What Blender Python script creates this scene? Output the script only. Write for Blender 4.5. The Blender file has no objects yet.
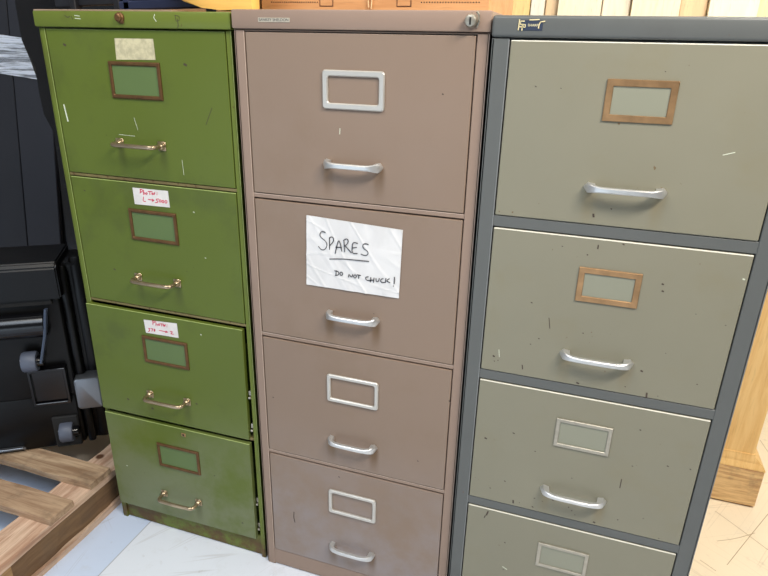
import bpy, bmesh, math, random
from mathutils import Vector, Matrix, noise
PI = math.pi
S = bpy.context.scene
C = S.collection
random.seed(7)

# ---------------------------------------------------------------- camera
cam_d = bpy.data.cameras.new('camera'); cam = bpy.data.objects.new('camera', cam_d); C.objects.link(cam)
cam_d.sensor_fit = 'HORIZONTAL'; cam_d.sensor_width = 36; cam_d.lens = 605.8875 / 768 * 36
cam_d.clip_start = 0.05
def camera_matrix():
    p, ro, yaw = 0.3793656, 0.0232029, 0.318
    F = Vector((0, math.cos(p), -math.sin(p))); R0 = Vector((1, 0, 0)); U0 = R0.cross(F)
    R = math.cos(ro) * R0 + math.sin(ro) * U0; U = -math.sin(ro) * R0 + math.cos(ro) * U0
    M = Matrix((R, U, -F)).transposed().to_4x4()
    return Matrix.Translation((0, 0, 1.2444846)) @ Matrix.Rotation(yaw, 4, 'Z') @ M
cam.matrix_world = camera_matrix()
S.camera = cam

# ---------------------------------------------------------------- world, lights, exposure
w = bpy.data.worlds.new('world'); S.world = w; w.use_nodes = True
w.node_tree.nodes['Background'].inputs['Color'].default_value = (0.90, 0.95, 1.0, 1)
w.node_tree.nodes['Background'].inputs['Strength'].default_value = 0.06
def area(name, loc, target, size, sy, power, col):
    d = bpy.data.lights.new(name, 'AREA'); d.shape = 'RECTANGLE'; d.size = size; d.size_y = sy
    d.energy = power; d.color = col
    o = bpy.data.objects.new(name, d); C.objects.link(o); o.location = loc
    o.rotation_euler = (Vector(target) - Vector(loc)).to_track_quat('-Z', 'Y').to_euler()
    return o
area('ceiling_tube_right', (0.85, 0.10, 2.36), (-0.10, 1.05, 1.0), 0.8, 0.25, 46, (1.0, 0.93, 0.84))
area('ceiling_tube_left', (-1.05, 0.20, 2.70), (-0.7, 1.05, 0.9), 0.8, 0.30, 10, (1.0, 0.86, 0.66))
area('ceiling_tube_back', (0.9, 1.40, 2.60), (0.35, 2.4, 0.6), 1.2, 0.3, 44, (1.0, 0.92, 0.78))
area('front_floor_fill', (-1.0, -0.6, 2.9), (-0.8, 0.2, 0.0), 1.6, 1.2, 42, (0.78, 0.88, 1.0))  # unseen overhead fill, added to brighten the floor in front
area('low_cool_fill', (-1.2, -1.7, 0.55), (-0.6, 0.9, 0.05), 2.4, 0.9, 16.0, (0.72, 0.86, 1.0))  # unseen low fill, added to imitate cool bounce off the floor
area('daylight_opening', (-2.3, -1.8, 1.5), (-0.7, 0.9, 0.3), 1.6, 1.6, 2.5, (0.83, 0.92, 1.0))
S.view_settings.view_transform = 'Standard'; S.view_settings.look = 'None'
S.view_settings.gamma = 1; S.view_settings.use_curve_mapping = False
S.view_settings.exposure = 0.0

# ---------------------------------------------------------------- helpers
def lin(c):
    return tuple((v / 255 / 12.92 if v / 255 <= 0.04045 else ((v / 255 + 0.055) / 1.055) ** 2.4) for v in c) + (1,)

class NT:
    def __init__(s, name):
        s.m = bpy.data.materials.new(name); s.m.use_nodes = True; s.t = s.m.node_tree
        s.b = s.t.nodes['Principled BSDF']; s.out = s.t.nodes['Material Output']
        g = s.t.nodes.new('ShaderNodeNewGeometry'); s.pos = g.outputs['Position']
        tc = s.t.nodes.new('ShaderNodeTexCoord'); s.obj = tc.outputs['Object']
    def n(s, ty, **kw):
        o = s.t.nodes.new(ty)
        for k, v in kw.items(): setattr(o, k, v)
        return o
    def l(s, a, b): s.t.links.new(a, b)
    def noise(s, scale, detail=3, rough=0.5, vec=None, stretch=None, off=(0, 0, 0), dist=0):
        v = vec or s.pos
        if stretch or any(off):
            mp = s.n('ShaderNodeMapping'); s.l(v, mp.inputs[0])
            mp.inputs['Scale'].default_value = stretch or (1, 1, 1); mp.inputs['Location'].default_value = off
            v = mp.outputs[0]
        o = s.n('ShaderNodeTexNoise'); s.l(v, o.inputs['Vector'])
        o.inputs['Scale'].default_value = scale; o.inputs['Detail'].default_value = detail
        o.inputs['Roughness'].default_value = rough; o.inputs['Distortion'].default_value = dist
        return o.outputs['Fac']
    def ramp(s, v, a, b, lo=0.0, hi=1.0, smooth=True):
        r = s.n('ShaderNodeMapRange', interpolation_type='SMOOTHSTEP' if smooth else 'LINEAR')
        s.l(v, r.inputs['Value'])
        for i, x in zip(('From Min', 'From Max', 'To Min', 'To Max'), (a, b, lo, hi)): r.inputs[i].default_value = x
        return r.outputs[0]
    def math(s, op, a, b=0.0):
        o = s.n('ShaderNodeMath', operation=op)
        for i, v in enumerate((a, b)):
            if hasattr(v, 'links'): s.l(v, o.inputs[i])
            else: o.inputs[i].default_value = v
        return o.outputs[0]
    def mix(s, f, a, b):
        o = s.n('ShaderNodeMix', data_type='RGBA')
        if hasattr(f, 'links'): s.l(f, o.inputs[0])
        else: o.inputs[0].default_value = f
        for i, v in ((6, a), (7, b)):
            if hasattr(v, 'links'): s.l(v, o.inputs[i])
            else: o.inputs[i].default_value = v
        return o.outputs[2]
    def xyz(s, v):
        o = s.n('ShaderNodeSeparateXYZ'); s.l(v, o.inputs[0]); return o.outputs
    def done(s, col, rough=0.5, metal=0.0, bump=None, bs=0.2, bd=0.001, spec=0.5):
        s.b.inputs['Specular IOR Level'].default_value = spec
        if hasattr(col, 'links'): s.l(col, s.b.inputs['Base Color'])
        else: s.b.inputs['Base Color'].default_value = col
        if hasattr(rough, 'links'): s.l(rough, s.b.inputs['Roughness'])
        else: s.b.inputs['Roughness'].default_value = rough
        s.b.inputs['Metallic'].default_value = metal
        if bump is not None:
            bn = s.n('ShaderNodeBump'); s.l(bump, bn.inputs['Height'])
            bn.inputs['Strength'].default_value = bs; bn.inputs['Distance'].default_value = bd
            s.l(bn.outputs[0], s.b.inputs['Normal'])
        return s.m

def plain(name, c, rough=0.5, metal=0.0, var=0.12, scale=30, bump=0.1, spec=0.5):
    m = NT(name); f = m.noise(scale, 4)
    c1 = lin(c); dark = tuple(v * (1 - var) for v in c1[:3]) + (1,); lite = tuple(min(1, v * (1 + var)) for v in c1[:3]) + (1,)
    return m.done(m.mix(f, dark, lite), rough, metal, f, bump, 0.001, spec)

def paint(name, c, rust=(96, 66, 40), rough=0.38, speck=0.76, grime=0.18, grimec=(60, 55, 30), streaks=(), streakc=(110, 90, 50), streakz=-0.228, streak_amt=0.35, rusty_below=None, var=0.07, dust=0.0, bouncec=(140, 140, 126)):
    """old stove-enamelled sheet steel: slight mottling, grime, small rust specks, wear under the handles"""
    m = NT(name); c1 = lin(c)
    big = m.noise(3.2, 4, 0.6); fine = m.noise(90, 3)
    base = m.mix(big, tuple(v * (1 - var) for v in c1[:3]) + (1,), tuple(min(1, v * (1 + var)) for v in c1[:3]) + (1,))
    g = m.math('MULTIPLY', m.ramp(m.noise(7, 5, 0.62, off=(3, 1, 8)), 0.52, 0.72), grime)
    col = m.mix(g, base, lin(grimec))
    if dust:   # cool reflection of the floor painted onto the low drawers, in patches
        z = m.xyz(m.pos)[2]
        dd = m.math('MULTIPLY', m.ramp(z, 0.50, 0.10), m.ramp(m.noise(5, 5, 0.65, off=(2, 6, 3)), 0.30, 0.62))
        col = m.mix(m.math('MULTIPLY', dd, dust), col, lin(bouncec))
    if streaks:
        o = m.xyz(m.obj); tot = None
        fall = m.math('MULTIPLY', m.ramp(o[2], streakz - 0.075, streakz - 0.004), m.ramp(o[2], streakz + 0.006, streakz - 0.004))
        for x in streaks:
            d = m.math('ABSOLUTE', m.math('SUBTRACT', o[0], x))
            v = m.math('MULTIPLY', m.ramp(d, 0.016, 0.002), fall)
            tot = v if tot is None else m.math('MAXIMUM', tot, v)
        tot = m.math('MULTIPLY', tot, m.ramp(m.noise(14, 3, stretch=(2, 1, 0.3)), 0.3, 0.6, 0.5, 1))
        col = m.mix(m.math('MULTIPLY', tot, streak_amt), col, lin(streakc))
    sp = m.math('MULTIPLY', m.ramp(m.noise(95, 2, 0.4, off=(7, 2, 5)), speck, speck + 0.04), m.ramp(m.noise(6, 2, off=(1, 9, 4)), 0.42, 0.58))
    col = m.mix(m.math('MULTIPLY', sp, 0.85), col, lin(rust))
    if rusty_below:
        z = m.xyz(m.pos)[2]
        rb = m.math('MULTIPLY', m.ramp(z, rusty_below, rusty_below * 0.35), m.ramp(m.noise(16, 5, 0.7), 0.38, 0.60))
        col = m.mix(m.math('MULTIPLY', rb, 0.9), col, lin((92, 62, 36)))
    bmp = m.math('ADD', m.noise(1.8, 2), m.math('MULTIPLY', fine, 0.05))
    r = m.ramp(m.noise(11, 4), 0.3, 0.7, rough - 0.06, rough + 0.12)
    return m.done(col, r, 0.0, bmp, 0.25, 0.004, 0.28)

def wood(name, c, dark, axis='x', scale=1.0, rough=0.6, var=1.0, grime=0.0):
    m = NT(name)
    st = {'x': (1.2, 14, 14), 'y': (14, 1.2, 14), 'z': (14, 14, 1.2)}[axis]
    g = m.noise(3.0 * scale, 6, 0.65, stretch=st, dist=0.6)
    f = m.noise(14 * scale, 4, 0.6, stretch=st)
    col = m.mix(m.ramp(g, 0.35, 0.68, 0, var), lin(c), lin(dark))
    col = m.mix(m.ramp(f, 0.55, 0.75, 0, 0.35), col, lin(tuple(v * 0.7 for v in dark)))
    v = m.n('ShaderNodeTexVoronoi'); m.l(m.pos, v.inputs['Vector']); v.inputs['Scale'].default_value = 5.5
    col = m.mix(m.ramp(v.outputs['Distance'], 0.085, 0.04), col, lin((92, 58, 36)))
    if grime:
        gg = m.math('MULTIPLY', m.ramp(m.noise(9, 5, 0.65, off=(4, 4, 4)), 0.50, 0.70), grime)
        col = m.mix(gg, col, lin((112, 94, 76)))
    return m.done(col, rough, 0, f, 0.3, 0.002)

def new_obj(name, bm, mats, parent=None, loc=(0, 0, 0), rot=(0, 0, 0), smooth=False):
    me = bpy.data.meshes.new(name); bmesh.ops.recalc_face_normals(bm, faces=bm.faces[:]); bm.to_mesh(me); bm.free()
    for m in (mats if isinstance(mats, (list, tuple)) else [mats]): me.materials.append(m)
    if smooth:
        me.shade_smooth(); me.set_sharp_from_angle(angle=math.radians(38))
    o = bpy.data.objects.new(name, me); C.objects.link(o); o.parent = parent
    o.location = loc; o.rotation_euler = rot
    return o

def BM(): return bmesh.new()
def box(bm, x0, x1, y0, y1, z0, z1, bev=0.0, mi=0, seg=1):
    t = bmesh.new()
    vs = [t.verts.new(p) for p in ((x0, y0, z0), (x1, y0, z0), (x1, y1, z0), (x0, y1, z0), (x0, y0, z1), (x1, y0, z1), (x1, y1, z1), (x0, y1, z1))]
    for f in ((0, 3, 2, 1), (4, 5, 6, 7), (0, 1, 5, 4), (1, 2, 6, 5), (2, 3, 7, 6), (3, 0, 4, 7)): t.faces.new([vs[i] for i in f])
    if bev > 0: bmesh.ops.bevel(t, geom=t.edges[:], offset=bev, segments=seg, affect='EDGES', profile=0.5)
    merge(bm, t, mi)
def merge(bm, t, mi=0, mat=None):
    mp = {}
    for v in t.verts: mp[v] = bm.verts.new(mat @ v.co if mat else v.co)
    for f in t.faces:
        try: nf = bm.faces.new([mp[v] for v in f.verts]); nf.material_index = mi
        except ValueError: pass
    t.free()
def prism(bm, pts, y0, y1, bev=0.0, mi=0, seg=2):
    """closed outline (x, z) extruded along y"""
    t = bmesh.new()
    a = [t.verts.new((x, y0, z)) for x, z in pts]; b = [t.verts.new((x, y1, z)) for x, z in pts]
    t.faces.new(a); t.faces.new(b[::-1]); n = len(pts)
    for i in range(n): t.faces.new((a[i], b[i], b[(i + 1) % n], a[(i + 1) % n]))
    if bev > 0:
        es = [e for e in t.edges if abs(e.verts[0].co.y - e.verts[1].co.y) < 1e-9]
        bmesh.ops.bevel(t, geom=es, offset=bev, segments=seg, affect='EDGES', profile=0.5)
    merge(bm, t, mi)
def rrect(x0, x1, z0, z1, r, n=4):
    o = []
    for cx, cz, a in ((x1 - r, z1 - r, 0), (x0 + r, z1 - r, 90), (x0 + r, z0 + r, 180), (x1 - r, z0 + r, 270)):
        for k in range(n + 1):
            t = math.radians(a + 90 * k / n); o.append((cx + r * math.cos(t), cz + r * math.sin(t)))
    return o
def ring(bm, x0, x1, z0, z1, bw, y0, y1, ro=0.003, ri=0.002, mi=0, dome=0.0012):
    """rectangular frame standing proud of y0 towards -y (y1 < y0)"""
    n = 4; O = rrect(x0, x1, z0, z1, ro, n); I = rrect(x0 + bw, x1 - bw, z0 + bw, z1 - bw, ri, n)
    O2 = rrect(x0 + dome, x1 - dome, z0 + dome, z1 - dome, max(ro - dome, 0.0005), n); I2 = rrect(x0 + bw - dome, x1 - bw + dome, z0 + bw - dome, z1 - bw + dome, ri + dome, n)
    L = []
    for P, y in ((O, y0), (O, y1 + dome), (O2, y1), (I2, y1), (I, y1 + dome), (I, y0)):
        L.append([bm.verts.new((x, y, z)) for x, z in P])
    m = len(O)
    for a, b in zip(L, L[1:]):
        for i in range(m):
            f = bm.faces.new((a[i], a[(i + 1) % m], b[(i + 1) % m], b[i])); f.material_index = mi
def sweep(bm, path, wn, wz, n=12, power=2.0, up=(0, 0, 1), caps=True, mi=0):
    """closed superellipse section swept along a 3D path; wn / wz half sizes per point"""
    P = [Vector(p) for p in path]; rings = []
    B0 = Vector(up)
    for i, p in enumerate(P):
        T = (P[min(i + 1, len(P) - 1)] - P[max(i - 1, 0)]).normalized()
        B = (B0 - T * B0.dot(T)).normalized(); N = T.cross(B)
        a = wn[i] if hasattr(wn, '__len__') else wn; b = wz[i] if hasattr(wz, '__len__') else wz
        rg = []
        for k in range(n):
            t = 2 * PI * k / n; c, s = math.cos(t), math.sin(t)
            e = 2 / power
            rg.append(bm.verts.new(p + N * a * math.copysign(abs(c) ** e, c) + B * b * math.copysign(abs(s) ** e, s)))
        rings.append(rg)
    for a, b in zip(rings, rings[1:]):
        for i in range(n):
            f = bm.faces.new((a[i], a[(i + 1) % n], b[(i + 1) % n], b[i])); f.material_index = mi
    if caps:
        for r in (rings[0], rings[-1]):
            try: bm.faces.new(r).material_index = mi
            except ValueError: pass
def lathe(bm, prof, origin, axis='x', n=28, mi=0):
    """profile of (radius, along-axis) pairs around an axis"""
    rings = []
    for r, h in prof:
        rg = []
        for k in range(n):
            t = 2 * PI * k / n; c, s = r * math.cos(t), r * math.sin(t)
            v = {'x': (h, c, s), 'y': (c, h, s), 'z': (c, s, h)}[axis]
            rg.append(bm.verts.new(Vector(origin) + Vector(v)))
        rings.append(rg)
    for a, b in zip(rings, rings[1:]):
        for i in range(n): bm.faces.new((a[i], a[(i + 1) % n], b[(i + 1) % n], b[i])).material_index = mi
    for r in (rings[0], rings[-1]):
        try: bm.faces.new(r).material_index = mi
        except ValueError: pass
def stroke(bm, pts, wd, y, th=0.0002, mi=0):
    """a pen stroke or scratch: thin ribbon on a vertical face; pts are (x, z)"""
    P = [Vector((x, 0, z)) for x, z in pts]
    if len(P) < 2: return
    L = []; R = []
    for i, p in enumerate(P):
        T = (P[min(i + 1, len(P) - 1)] - P[max(i - 1, 0)])
        T = T.normalized() if T.length > 1e-9 else Vector((1, 0, 0))
        N = Vector((-T.z, 0, T.x)) * wd / 2
        L.append(p + N); R.append(p - N)
    ext = (P[-1] - P[-2]).normalized() * wd * 0.35; L[-1] += ext; R[-1] += ext
    ext = (P[0] - P[1]).normalized() * wd * 0.35; L[0] += ext; R[0] += ext
    a = [bm.verts.new((v.x, y, v.z)) for v in L]; b = [bm.verts.new((v.x, y, v.z)) for v in R]
    a2 = [bm.verts.new((v.x, y - th, v.z)) for v in L]; b2 = [bm.verts.new((v.x, y - th, v.z)) for v in R]
    for i in range(len(P) - 1):
        for q in ((a2[i], a2[i + 1], b2[i + 1], b2[i]), (a[i], a2[i], a2[i + 1], a[i + 1]), (b[i], b[i + 1], b2[i + 1], b2[i])):
            bm.faces.new(q).material_index = mi
def smooth_pts(pts, k=2):
    for _ in range(k):
        q = [pts[0]]
        for a, b in zip(pts, pts[1:]):
            q += [(a[0] * .75 + b[0] * .25, a[1] * .75 + b[1] * .25), (a[0] * .25 + b[0] * .75, a[1] * .25 + b[1] * .75)]
        pts = q + [pts[-1]]
    return pts
def empty(name, loc=(0, 0, 0), rot=(0, 0, 0)):
    o = bpy.data.objects.new(name, None); C.objects.link(o); o.location = loc; o.rotation_euler = rot
    o.empty_display_size = 0.1; return o
def tag(o, label, cat=None, group=None):
    o['label'] = label
    if cat: o['category'] = cat
    if group: o['group'] = group
    return o
def struct(o): o['kind'] = 'structure'; return o

# ---------------------------------------------------------------- setting
def floor_mat():
    m = NT('scuffed_pale_floor'); p = m.xyz(m.pos)
    a = m.noise(2.2, 5, 0.6); b = m.noise(34, 4, 0.6); c = m.noise(9, 6, 0.7, off=(4, 4, 0))
    col = m.mix(a, lin((234, 240, 250)), lin((224, 230, 240)))
    # left of the seam beside the green cabinet lies a bluer sheet
    left = m.ramp(p[0], -1.016, -1.018)
    col = m.mix(m.math('MULTIPLY', left, 1.0), col, lin((206, 220, 243)))
    # warm lamplight behind the cabinets, painted into the floor as a creamier tone
    back = m.ramp(m.math('ADD', p[1], m.math('MULTIPLY', a, 0.2)), 1.15, 1.35)
    col = m.mix(back, col, lin((228, 214, 190)))
    col = m.mix(m.ramp(c, 0.54, 0.75, 0, 0.22), col, lin((178, 174, 166)))
    col = m.mix(m.ramp(b, 0.60, 0.78, 0, 0.25), col, lin((150, 140, 125)))
    # long straight drag scratches in three directions
    for ang, o, k in ((35, 0.3, 0.16), (-28, 2.1, 0.20), (80, 5.2, 0.12), (-62, 8.4, 0.16)):
        mp = m.n('ShaderNodeMapping'); mp.inputs['Rotation'].default_value = (0, 0, math.radians(ang)); mp.inputs['Location'].default_value = (o, o * 2, 0); m.l(m.pos, mp.inputs[0])
        mq = m.n('ShaderNodeMapping'); mq.inputs['Scale'].default_value = (0.9, 26, 1); m.l(mp.outputs[0], mq.inputs[0])
        nz = m.noise(1.0, 0, 0.3, vec=mq.outputs[0])
        d = m.math('ABSOLUTE', m.math('SUBTRACT', nz, 0.62))
        brk = m.ramp(m.noise(3.5, 2, vec=mp.outputs[0]), 0.50, 0.58)
        col = m.mix(m.math('MULTIPLY', m.math('MULTIPLY', m.ramp(d, 0.012, 0.003), brk), k), col, lin((140, 126, 108)))
    d = m.math('ABSOLUTE', m.math('ADD', p[0], 1.017))
    seam = m.math('MULTIPLY', m.ramp(d, 0.0022, 0.0008), m.ramp(p[1], 1.3, 1.2))
    col = m.mix(m.math('MULTIPLY', seam, 0.5), col, lin((120, 120, 120)))
    return m.done(col, m.ramp(c, 0.3, 0.7, 0.30, 0.5), 0, b, 0.15, 0.001)
bm = BM(); box(bm, -3.2, 2.2, -2.6, 2.9, -0.06, 0.0)
SCR = [[(0.4933, 1.654), (0.549, 1.5984), (0.6061, 1.5373)] ,[(0.6392, 1.6942), (0.5704, 1.5781), (0.4907, 1.4413)] ,[(0.4795, 1.5255), (0.5283, 1.551), (0.5862, 1.5958)] ,[(0.6999, 2.0989), (0.7102, 2.0311)] ,[(0.4255, 1.4353), (0.4599, 1.4093)] ,]
for pts in SCR:   # gouges scored into the floor
    P_ = [Vector((x, y, 0.0002)) for x, y in smooth_pts(pts)]; n_ = (P_[-1] - P_[0]).normalized().cross(Vector((0, 0, 1))) * 0.0009
    L_ = [bm.verts.new(p + n_) for p in P_]; R_ = [bm.verts.new(p - n_) for p in P_]
    for i in range(len(P_) - 1): bm.faces.new((L_[i], L_[i + 1], R_[i + 1], R_[i])).material_index = 1
struct(new_obj('floor', bm, [floor_mat(), plain('floor_gouge', (168, 148, 120), 0.7)]))
bm = BM(); box(bm, -3.2, 2.2, 2.9, 3.0, 0.0, 3.1)
struct(new_obj('wall_back', bm, plain('wall_plaster', (246, 238, 220), 0.8, 0, 0.05, 6)))
bm = BM(); box(bm, -3.3, -3.2, -2.6, 3.0, 0.0, 3.1)
struct(new_obj('wall_left', bm, plain('wall_plaster_grey', (150, 148, 145), 0.8, 0, 0.05, 6)))

# pine boards leaning on the back wall
board_specs = [  # x0, x1, lean gap, colour, label
    (-0.70, -0.545, 0.02, (238, 196, 130), 'orange brown pine board leaning behind the pinkish cabinet, leftmost of the row'),
    (-0.543, -0.390, 0.00, (250, 214, 140), 'honey yellow pine board just right of the pinkish cabinet top corner'),
    (-0.387, -0.310, 0.02, (250, 218, 150), 'narrow honey coloured pine board beside the wide honey yellow board'),
    (-0.306, -0.253, 0.03, (250, 244, 228), 'very narrow whitish board between honey and tan boards behind the grey cabinet'),
    (-0.251, -0.203, 0.00, (232, 204, 166), 'narrow tan board left of the first wide cream board'),
    (-0.200, -0.035, 0.03, (252, 242, 214), 'wide cream pine board, first from the left above the grey cabinet'),
    (-0.032, 0.072, 0.00, (250, 236, 214), 'narrow peach board between the first and second wide cream boards'),
    (0.076, 0.248, 0.03, (252, 240, 206), 'wide cream pine board, middle one above the grey cabinet'),
    (0.251, 0.344, 0.00, (234, 202, 160), 'tan board between the second and third wide cream boards'),
    (0.347, 0.512, 0.03, (252, 244, 216), 'wide cream pine board at the right end above the grey cabinet'),
    (0.515, 0.660, 0.00, (240, 214, 172), 'tan pine board in the top right corner of the picture')]
for i, (x0, x1, g, c, lab) in enumerate(board_specs):
    bm = BM(); box(bm, x0, x1, -0.022, 0.0, 0.0, 2.1, 0.002)
    o = new_obj('pine_board', bm, wood('pine_board_%d' % i, c, tuple(v * 0.92 for v in c), 'z', 1.0, 0.6, 0.7), None, (0, 2.72 - g, 0.0), (math.radians(-3.0), 0, 0))
    tag(o, lab, 'board', 'boards leaning against the back wall')

# pine post with a stepped base, right of the grey cabinet
post = empty('pine_post', (0.535, 1.775, 0))
tag(post, 'square pine post with a stepped chipped base standing behind the grey cabinet', 'post')
pw = wood('pine_post_wood', (238, 200, 136), (222, 176, 108), 'z', 1.0, 0.5)
pb = wood('pine_base_wood', (230, 196, 142), (186, 142, 96), 'x', 2.5, 0.6, 1.0, 0.6)
bm = BM(); box(bm, -0.062, 0.034, -0.062, 0.062, 0.176, 1.12, 0.002); new_obj('shaft', bm, pw, post)
bm = BM(); box(bm, -0.070, 0.070, -0.070, 0.070, 0.004, 0.130, 0.003); new_obj('base_block', bm, pb, post)
bm = BM()
t = bmesh.new()
ring_pts = []
for hx0, hx1, hy, z in ((-0.070, 0.070, 0.070, 0.130), (-0.070, 0.070, 0.070, 0.134), (-0.066, 0.058, 0.066, 0.150), (-0.066, 0.050, 0.066, 0.158), (-0.064, 0.036, 0.064, 0.172), (-0.064, 0.036, 0.064, 0.178)):
    ring_pts.append([t.verts.new(p) for p in ((hx0, -hy, z), (hx1, -hy, z), (hx1, hy, z), (hx0, hy, z))])
for a, b in zip(ring_pts, ring_pts[1:]):
    for i in range(4): t.faces.new((a[i], a[(i + 1) % 4], b[(i + 1) % 4], b[i]))
t.faces.new(ring_pts[0][::-1]); t.faces.new(ring_pts[-1])
merge(bm, t); new_obj('moulding', bm, pw, post)
bm = BM(); box(bm, -0.066, 0.062, -0.066, 0.066, 0.0, 0.006, 0.001); new_obj('foot_pad', bm, plain('dark_felt', (120, 90, 55), 0.9), post)

# ---------------------------------------------------------------- filing cabinets
M = {}
M['g_body'] = paint('green_enamel_frame', (101, 113, 44), rust=(84, 60, 32), speck=0.74, grime=0.40, grimec=(72, 72, 36), rusty_below=0.085)
M['g_draw'] = paint('green_enamel', (91, 104, 39), rust=(62, 52, 28), speck=0.76, grime=0.38, grimec=(70, 78, 40), streaks=(0.165, 0.27), streakc=(72, 76, 38), streak_amt=0.5, rough=0.36, dust=0.42)
M['g_insert'] = plain('green_card', (90, 110, 60), 0.45, 0, 0.06, 20)
M['m_body'] = paint('pinkish_beige_enamel_frame', (148, 126, 111), rust=(96, 70, 56), speck=0.80, grime=0.18, grimec=(120, 98, 80))
M['m_draw'] = paint('pinkish_beige_enamel', (139, 119, 103), rust=(100, 70, 50), speck=0.83, grime=0.2, grimec=(124, 102, 78), streaks=(0.182, 0.283), streakc=(104, 76, 42), streak_amt=0.85, dust=0.62, bouncec=(150, 144, 146))
M['y_body'] = paint('slate_grey_enamel', (95, 97, 95), rust=(110, 70, 40), speck=0.78, grime=0.25, grimec=(80, 78, 74))
M['y_draw'] = paint('olive_grey_enamel', (133, 129, 111), rust=(104, 78, 46), speck=0.745, grime=0.25, grimec=(130, 120, 90), streaks=(0.180, 0.284), streakc=(130, 112, 72), streak_amt=0.4)
M['edge_s'] = plain('edge_highlight_slate', (128, 130, 130), 0.5)
M['y_insert'] = plain('pale_card', (138, 138, 120), 0.4, 0, 0.04, 20)
M['brass'] = plain('tarnished_brass', (176, 138, 98), 0.36, 0.7, 0.5, 45)
M['g_brass'] = plain('rusted_bronze', (104, 74, 44), 0.45, 0.6, 0.45, 70)
M['g_handle'] = plain('worn_nickel', (176, 156, 128), 0.30, 0.85, 0.35, 60)
M['alu'] = plain('cast_aluminium', (206, 206, 204), 0.38, 0.7, 0.12, 90, 0.15)
M['alu_dull'] = plain('dull_steel', (168, 162, 148), 0.4, 0.7, 0.25, 70)
M['holder_w'] = plain('satin_aluminium_frame', (196, 192, 184), 0.42, 0.5, 0.08, 60)
M['dark'] = plain('dark_interior', (26, 25, 24), 0.8)
M['ink'] = plain('black_marker_ink', (38, 36, 44), 0.5)
M['red_ink'] = plain('red_pen_ink', (204, 36, 74), 0.5)
M['chip_w'] = plain('bare_chip_light', (214, 218, 196), 0.6)
M['chip_d'] = plain('dark_chip', (66, 52, 42), 0.6)
M['edge_y'] = plain('worn_edge_highlight_cream', (214, 210, 194), 0.5)
M['edge_g'] = plain('worn_edge_highlight_green', (150, 164, 96), 0.5, 0, 0.3, 60)
M['edge_m'] = plain('edge_highlight_beige', (186, 164, 146), 0.5, 0, 0.3, 60)
def paper_mat(name, c, var, scale, st=(1, 1, 1)):
    m = NT(name); n = m.noise(scale, 4, 0.6, stretch=st)
    return m.done(m.mix(m.ramp(n, 0.35, 0.65), lin(c), lin(tuple(v * (1 - var) for v in c))), 0.55, 0, n, 0.3, 0.001)
M['paper'] = paper_mat('white_label_paper', (226, 220, 214), 0.05, 40)
M['old_paper'] = paper_mat('aged_label_paper', (206, 196, 158), 0.14, 60)

NOTE = [[(0.1759,-0.0525),(0.172,-0.0508),(0.1675,-0.0515),(0.1643,-0.0566),(0.1647,-0.0608),(0.168,-0.0646),(0.1757,-0.0691),(0.1796,-0.075),(0.1782,-0.0827),(0.172,-0.0892),(0.1653,-0.0879),(0.1609,-0.0826)],[(0.1847,-0.062),(0.1844,-0.0855)],[(0.1842,-0.0627),(0.1891,-0.059),(0.1935,-0.0616),(0.193,-0.0691),(0.1856,-0.0775)],[(0.1965,-0.0926),(0.2004,-0.0746),(0.2044,-0.0635),(0.2076,-0.0716),(0.2104,-0.0861)],[(0.1977,-0.0796),(0.2098,-0.0785)],[(0.2149,-0.0639),(0.2164,-0.0865)],[(0.2142,-0.0638),(0.2208,-0.059),(0.2244,-0.0632),(0.2223,-0.0698),(0.2166,-0.0747)],[(0.2175,-0.0742),(0.2301,-0.0869)],[(0.2434,-0.0662),(0.2335,-0.0648),(0.2316,-0.0771),(0.2323,-0.0881),(0.2425,-0.0868)],[(0.2322,-0.077),(0.2413,-0.0744)],[(0.265,-0.0656),(0.2572,-0.0645),(0.253,-0.0703),(0.2563,-0.0758),(0.2634,-0.0791),(0.2656,-0.0834),(0.2621,-0.0888),(0.255,-0.0886),(0.2506,-0.0871)],[(0.1844,-0.1057),(0.2085,-0.1021),(0.2378,-0.1008),(0.2665,-0.0999)],[(0.198,-0.1283),(0.1979,-0.1382)],[(0.195,-0.129),(0.2017,-0.1289),(0.2047,-0.1329),(0.2017,-0.1377),(0.1964,-0.1384)],[(0.2121,-0.1329),(0.2112,-0.1356),(0.2091,-0.137),(0.207,-0.1362),(0.2062,-0.1337),(0.207,-0.131),(0.2092,-0.1297),(0.2112,-0.1304),(0.2121,-0.1329)],[(0.2243,-0.1381),(0.2253,-0.1312),(0.2311,-0.1387),(0.2336,-0.1314)],[(0.2411,-0.1344),(0.2403,-0.1369),(0.2383,-0.1382),(0.2362,-0.1375),(0.2354,-0.1352),(0.2362,-0.1326),(0.2382,-0.1313),(0.2403,-0.132),(0.2411,-0.1344)],[(0.2426,-0.1307),(0.2503,-0.131)],[(0.2465,-0.1311),(0.2456,-0.138)],[(0.2661,-0.1318),(0.2612,-0.1325),(0.2603,-0.1368),(0.2628,-0.1393),(0.2694,-0.139)],[(0.2712,-0.1324),(0.2704,-0.1421)],[(0.2779,-0.1324),(0.2771,-0.1417)],[(0.2708,-0.1376),(0.2776,-0.1372)],[(0.282,-0.1328),(0.2821,-0.1381),(0.2846,-0.1396),(0.2877,-0.1377),(0.2886,-0.1318)],[(0.2966,-0.1313),(0.2923,-0.1326),(0.2915,-0.1377),(0.294,-0.1398),(0.2996,-0.1384)],[(0.3022,-0.1299),(0.3014,-0.1385)],[(0.3092,-0.1295),(0.3027,-0.1346),(0.3102,-0.1373)],[(0.3193,-0.125),(0.3191,-0.1383)],[(0.3178,-0.143),(0.3178,-0.1438)]]
NOTE_Q = [(0.136,-0.0225),(0.3322,-0.0304),(0.3288,-0.1682),(0.1319,-0.1677)]
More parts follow.
